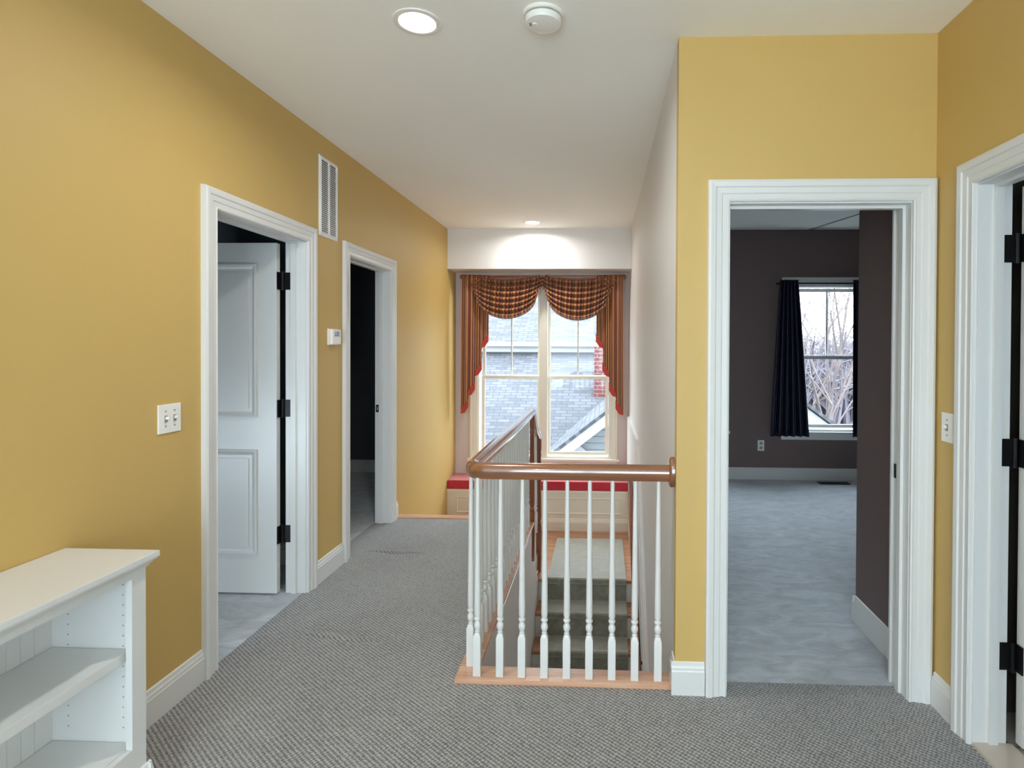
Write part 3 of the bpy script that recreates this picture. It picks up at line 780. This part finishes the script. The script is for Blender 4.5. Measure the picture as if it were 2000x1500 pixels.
# ------------------------------------------------------------------ wall fittings
def switch_x(name, xface, o, y0, y1, z0, z1, gangs, label, grp=None):
    root = tag(empty(name, (xface, (y0+y1)/2, (z0+z1)/2)), label, 'light switch')
    a = sorted((xface, xface+o*.006))
    MB().box(a[0], a[1], y0, y1, z0, z1).build('switch_plate', MT['plastic'], root, bevel=.0022)
    zc = (z0+z1)/2
    for g in range(gangs):
        yc = y0+(y1-y0)*(g+.5)/gangs if gangs == 1 else (y0+y1)/2+(g-.5)*.046
        b = sorted((xface+o*.004, xface+o*.009))
        MB().box(b[0], b[1], yc-.0065, yc+.0065, zc-.013, zc+.013).build('toggle_slot', MT['plastic_shadow'], root)
        mb = MB().prism([(0, 0), (.016, .004), (.016, .014), (0, .012)][::1], 'y', yc-.004, yc+.004)
        for v in mb.bm.verts:
            v.co = (xface+o*(.006+v.co.x), v.co.y, zc-.004+v.co.z)
        mb.build('toggle', MT['plastic'], root)
        for dz in (-.030, .030): MB().lathe(yc, zc+dz, [(.0035, xface+o*.006), (.003, xface+o*.0078)], 10, 'x').build('screw', MT['screw'], root)
    return root
switch_x('light_switch', XL, 1, 2.116, 2.232, 1.104, 1.218, 2, 'double white light switch on the yellow wall above the bookcase end')
switch_x('light_switch', XR, -1, 2.225, 2.298, 1.085, 1.200, 1, 'single white light switch on the yellow wall between the two right doorways')
switch_x('light_switch', 1.35, -1, 2.565, 2.640, 1.09, 1.205, 1, 'white light switch on the brown wall inside the bedroom')
# vent grille
vt = tag(empty('air_vent', (XL, 3.475, 2.365)), 'tall white louvred air vent high on the yellow wall', 'vent')
ya, yb, za, zb = 3.356, 3.592, 2.122, 2.612
MB().frame(ya+.022, yb-.022, za+.022, zb-.022, [(0, 0), (0, .008), (.006, .012), (.022, .004), (.022, 0)], lambda a, z, t: (XL+t, a, z), closed=True).build('frame', MT['grille'], vt)
MB().box(XL+.0005, XL+.002, ya+.02, yb-.02, za+.02, zb-.02).build('backing', MT['grille_back'], vt)
mb = MB()
yc = (ya+yb)/2
mb.box(XL+.002, XL+.011, yc-.007, yc+.007, za+.02, zb-.02)
z = za+.03
while z < zb-.03:
    for (p, q) in ((ya+.022, yc-.007), (yc+.007, yb-.022)):
        mb.rings([[(XL+.002, s_, z), (XL+.010, s_, z-.0075), (XL+.010, s_, z-.0045), (XL+.002, s_, z+.003)] for s_ in (p, q)])
    z += .0125
mb.build('louvres', MT['grille'], vt)
# thermostat
tm = tag(empty('thermostat', (XL, 3.525, 1.505)), 'small white thermostat with a display between the two left doorways', 'thermostat')
MB().box(XL, XL+.012, 3.462, 3.590, 1.452, 1.556).build('base_plate', MT['plastic'], tm, bevel=.004)
MB().box(XL+.012, XL+.034, 3.468, 3.584, 1.456, 1.552).build('body', MT['plastic'], tm, bevel=.008)
MB().box(XL+.0335, XL+.0348, 3.488, 3.566, 1.506, 1.540).build('display', MT['lcd'], tm)
mb = MB()
mb.box(XL+.0348, XL+.0353, 3.494, 3.520, 1.512, 1.516); mb.box(XL+.0348, XL+.0353, 3.526, 3.530, 1.512, 1.536)
mb.box(XL+.0348, XL+.0353, 3.530, 3.540, 1.532, 1.536); mb.box(XL+.0348, XL+.0353, 3.540, 3.544, 1.512, 1.536); mb.box(XL+.0348, XL+.0353, 3.530, 3.540, 1.512, 1.516)
mb.build('digits', MT['ink'], tm)
# outlet and floor register in the bedroom
ol = tag(empty('wall_outlet', (1.73, 6.2, .37)), 'white electrical outlet low on the brown bedroom wall', 'outlet')
MB().box(1.695, 1.765, 6.194, 6.2, .312, .428).build('outlet_plate', MT['plastic'], ol, bevel=.002)
mb = MB()
for z in (.345, .395): mb.box(1.713, 1.747, 6.1925, 6.195, z-.015, z+.015)
mb.build('sockets', MT['plastic_shadow'], ol)
fv = tag(empty('floor_register', (2.46, 6.06, 0)), 'dark floor register in the bedroom carpet under the window', 'vent')
MB().box(2.30, 2.62, 6.01, 6.11, -.0008, .006).build('frame', MT['black'], fv, bevel=.002)
mb = MB()
for k in range(12): mb.box(2.315+k*.025, 2.328+k*.025, 6.022, 6.098, .006, .0085)
mb.build('slats', MT['black'], fv)

# ------------------------------------------------------------------ ceiling fixtures
def can(x, y, r, power, label, grp='recessed ceiling lights'):
    root = tag(empty('recessed_light', (x, y, C)), label, 'ceiling light', grp)
    mb = MB(); n = 40; R = []
    for rr_, z in ((r+.022, C-.0002), (r+.021, C-.004), (r+.008, C-.007), (r, C-.005), (r*.97, C-.0002)):
        R.append([(x+rr_*math.cos(2*PI*i/n), y+rr_*math.sin(2*PI*i/n), z) for i in range(n)])
    mb.rings(R, caps=False).build('trim_ring', MT['plastic'], root, smooth=True)
    mb = MB().lathe(x, y, [(r*.985, C-.0012), (r*.9, C-.004), (r*.5, C-.0055), (.002, C-.006)], 40)
    mb.build('lens', MT['lamp'], root, smooth=True)
    l = bpy.data.lights.new('recessed_lamp', 'AREA'); l.shape = 'DISK'; l.size = r*1.8; l.energy = power; l.color = (.96, .97, .97); l.spread = math.radians(165)
    o = bpy.data.objects.new('recessed_lamp', l); COL.objects.link(o); o.parent = root; o.location = (0, 0, -.012)
    return root
can(-.742, 2.215, .072, 10, 'large lit recessed ceiling light near the smoke detector')
can(-.742, 5.868, .072, 10, 'small lit recessed ceiling light in front of the white soffit')
can(-.742, -1.4, .072, 10, 'unseen recessed ceiling light added in the white rear part of the hall')  # extra lamp behind the camera, added to light the hall
sd = tag(empty('smoke_detector', (-.237, 2.18, C)), 'round white smoke detector on the ceiling', 'smoke detector')
x, y = -.237, 2.18
MB().lathe(x, y, [(.078, C), (.078, C-.008), (.074, C-.012)], 40).build('mounting_plate', MT['plastic'], sd, smooth=True)
MB().lathe(x, y, [(.066, C-.012), (.066, C-.020)], 40).build('vent_gap', MT['plastic_shadow'], sd)
MB().lathe(x, y, [(.070, C-.018), (.070, C-.032), (.066, C-.040), (.050, C-.044), (.002, C-.045)], 40).build('cover', MT['plastic'], sd, smooth=True)
MB().lathe(x-.03, y-.012, [(.010, C-.044), (.009, C-.0475)], 16).build('test_button', MT['grille'], sd)
MB().box(x-.052, x-.044, y-.02, y-.002, C-.046, C-.043).build('indicator', MT['plastic_shadow'], sd)

# ------------------------------------------------------------------ bedroom curtains
rd = tag(empty('curtain_rod', (2.4, 6.12, 2.14)), 'thin dark curtain rod over the bedroom window', 'curtain rod')
MB().lathe(6.12, 2.13, [(.008, 1.86), (.008, 3.0)], 10, 'x').build('rod', MT['dark_rod'], rd)
for xe in (1.89, 2.97): MB().box(xe-.006, xe+.006, 6.12, 6.2, 2.122, 2.138).build('bracket', MT['dark_rod'], rd)
def drape(xa, xb, xc, xd, label, ph):
    """top from xa to xb, hem from xc to xd"""
    def fn(u, v):
        a = xa+(xb-xa)*u; b = xc+(xd-xc)*u; k = v**.9
        return (a+(b-a)*k, 6.115-.028*math.sin(u*5.5*2*PI+ph)*(.6+.6*v)-.02*v, 2.165+(.490-2.165)*v)
    o = cloth('curtain', fn, 80, 20, MT['navy'])
    return tag(o, label, 'curtain', 'navy bedroom curtains')
drape(1.90, 2.09, 1.80, 2.215, 'left navy satin curtain flaring out beside the bedroom window', .4)
drape(2.66, 2.86, 2.655, 3.02, 'right navy satin curtain partly hidden by the brown wall corner', 1.2)

# ------------------------------------------------------------------ outside
struct(MB().box(-40, 40, 7.5, 90, -3.6, -3.5), 'ground', MT['ground'], 'bare ground outside')
nh = tag(empty('neighbour_house', (-.8, 12, -3.5)), 'shingled house with white gutter and brick chimney outside the alcove window', 'house')
def slab(pts, th, name, mat, parent, uvrot=True):
    """thin roof slab from four points (eave left, eave right, ridge right, ridge left)"""
    a, b, c, d = [Vector(p) for p in pts]
    nrm = (b-a).cross(d-a).normalized()
    if nrm.z < 0: nrm = -nrm
    bm = bmesh.new(); 
    top = [bm.verts.new(p) for p in (a, b, c, d)]; bot = [bm.verts.new(p-nrm*th) for p in (a, b, c, d)]
    uvl = bm.loops.layers.uv.new('UVMap')
    ux = (b-a).normalized(); uy = nrm.cross(ux)
    fs = [bm.faces.new(top), bm.faces.new(bot[::-1])]+[bm.faces.new((top[i], bot[i], bot[(i+1) % 4], top[(i+1) % 4])) for i in range(4)]
    for f in fs:
        for lp in f.loops:
            r_ = lp.vert.co-a; lp[uvl].uv = (r_.dot(ux), r_.dot(uy))
    bmesh.ops.recalc_face_normals(bm, faces=bm.faces)
    off = WORLD[parent.name]; bmesh.ops.translate(bm, verts=bm.verts, vec=-off)
    me = bpy.data.meshes.new(name); bm.to_mesh(me); bm.free(); me.materials.append(mat)
    o = bpy.data.objects.new(name, me); COL.objects.link(o); o.parent = parent; return o
MT['shingle'].node_tree.nodes['Texture Coordinate'] 
for l in list(MT['shingle'].node_tree.links):
    if l.from_node.bl_idname == 'ShaderNodeTexCoord':
        to = l.to_socket; tc = l.from_node; MT['shingle'].node_tree.links.remove(l); MT['shingle'].node_tree.links.new(tc.outputs['UV'], to)
slab([(-9, 8.8, -.45), (3.2, 8.8, -.45), (3.2, 12.05, 1.30), (-9, 12.05, 1.30)], .1, 'lower_roof', MT['shingle'], nh)
slab([(-9, 11.9, 1.50), (2.6, 11.9, 1.50), (2.6, 17, 4.6), (-9, 17, 4.6)], .1, 'upper_roof', MT['shingle'], nh)
MB().box(-9, 2.6, 12.0, 12.1, 1.2, 1.5).build('upper_wall', MT['siding'], nh)
mb = MB(); mb.box(-9, 2.6, 11.78, 11.92, 1.425, 1.51); mb.box(-9, 2.6, 11.93, 11.99, 1.30, 1.425)
mb.build('gutter', MT['ext_white'], nh)
MB().box(-9, 3.2, 8.95, 12.1, -3.5, -.62).build('lower_wall', MT['siding'], nh)
MB().box(-.16, .55, 10.5, 11.1, -.6, 1.42).build('chimney', MT['brick'], nh)
gb = tag(empty('neighbour_gable', (.8, 8.5, -3.5)), 'low gable with white rake boards in front of the brick chimney', 'house')
# gable facing the window: rake rises to the right
mm_ = (0.504+.189)/(.086+.804)
def rk(x): return -.189+mm_*(x+.804)
xr_ = 1.35
slab([(-1.4, 8.42, rk(-1.4)), (-1.4, 10.6, rk(-1.4)), (xr_, 10.6, rk(xr_)), (xr_, 8.42, rk(xr_))], .05, 'roof', MT['shingle'], gb)
slab([(4.1, 8.42, rk(-1.4)), (4.1, 10.6, rk(-1.4)), (xr_, 10.6, rk(xr_)), (xr_, 8.42, rk(xr_))], .05, 'roof', MT['shingle'], gb)
mb = MB().prism([(-1.35, rk(-1.35)-.06), (xr_, rk(xr_)-.06), (xr_, rk(xr_)-.24), (-1.35, rk(-1.35)-.24)], 'y', 8.44, 8.50)
mb.prism([(4.05, rk(-1.35)-.06), (xr_, rk(xr_)-.06), (xr_, rk(xr_)-.24), (4.05, rk(-1.35)-.24)], 'y', 8.44, 8.50)
mb.build('rake_board', MT['ext_white'], gb)
mb = MB().prism([(-1.2, -3.5), (3.9, -3.5), (3.9, rk(-1.2)-.2), (xr_, rk(xr_)-.2), (-1.2, rk(-1.2)-.2)], 'y', 8.52, 8.60)
z = -.75
while z < 1.3:
    z += .1
    xa_ = (z+.189+.2)/mm_-.804+.05
    if xa_ < xr_: mb.box(max(-1.2, xa_), 2*xr_-max(-1.2, xa_), 8.512, 8.522, z, z+.014)
mb.build('siding', MT['siding'], gb)
mb = MB().prism([(-.46, -.17), (-.22, -.17), (-.34, -.07)], 'y', 8.48, 8.515); mb.build('gable_vent', MT['grille_back'], gb)

ga = tag(empty('garage', (3.2, 11, -3.5)), 'white garage gable outside the bedroom window', 'garage')
s2 = (.405+.084)/(4.373-3.805)
def rg(x): return .405-s2*abs(x-3.3)*.86+.43
mb = MB().prism([(2.0, -3.5), (5.2, -3.5), (5.2, rg(5.2)-.1), (3.3, rg(3.3)-.1), (2.0, rg(2.0)-.1)], 'y', 11.0, 11.1); mb.build('gable_wall', MT['ext_white'], ga)
slab([(5.3, 10.9, rg(5.3)), (5.3, 15, rg(5.3)), (3.3, 15, rg(3.3)), (3.3, 10.9, rg(3.3))], .06, 'roof', MT['shingle'], ga)
slab([(1.9, 10.9, rg(1.9)), (1.9, 15, rg(1.9)), (3.3, 15, rg(3.3)), (3.3, 10.9, rg(3.3))], .06, 'roof', MT['shingle'], ga)

def tree(x, y, h, seed, label, thick=.09, depth=6):
    rnd = random.Random(seed); mb = MB()
    def grow(p, d, ln, r, lv):
        q = p+d*ln
        mb.tube(p, q, r, r*.7, 5 if lv < 3 else 3)
        if lv >= depth or r < .002: return
        for k in range(3 if lv < 5 else 2):
            ax = Vector((rnd.gauss(0, 1), rnd.gauss(0, 1), rnd.gauss(0, .35)))
            nd = (d+ax*.42+Vector((0, 0, .12))).normalized()
            grow(q if k else p+d*ln*.75, nd, ln*rnd.uniform(.62, .86), r*rnd.uniform(.5, .68), lv+1)
    grow(Vector((x, y, -3.5)), Vector((0, 0, 1)), h*.30, thick*.62, 0)
    return tag(mb.build('bare_tree', MT['bark']), label, 'tree', 'bare trees outside')
tree(4.9, 13.2, 6.6, 1, 'bare branching tree near the garage outside the bedroom window', .10)
tree(5.6, 15.5, 7.4, 2, 'bare branching tree behind the garage, right side of the bedroom window', .10)
tree(6.9, 17.5, 9.4, 5, 'tall bare tree reaching the top of the bedroom window', .12)
tree(5.8, 18.5, 6.6, 9, 'bare tree further back in the middle of the bedroom window', .1)
tree(7.6, 20.5, 9.5, 12, 'distant bare tree at the right edge of the bedroom window', .12)
# far thicket of winter trees, nobody could count them
rnd = random.Random(3); mb = MB()
for k in range(900):
    x = rnd.uniform(6, 26); y = rnd.uniform(28, 40); h = rnd.uniform(3.2, 5.8)
    p = Vector((x, y, -3.5)); q = p+Vector((rnd.gauss(0, .5), 0, h)); mb.tube(p, q, .09, .03, 3)
    for j in range(5):
        a = p.lerp(q, rnd.uniform(.4, .95)); mb.tube(a, a+Vector((rnd.gauss(0, .9), rnd.gauss(0, .4), rnd.uniform(.4, 1.2))), .06, .015, 3)
tag(mb.build('tree_thicket', MT['thicket']), 'distant thicket of bare winter trees seen through the bedroom window', 'trees', kind='stuff')
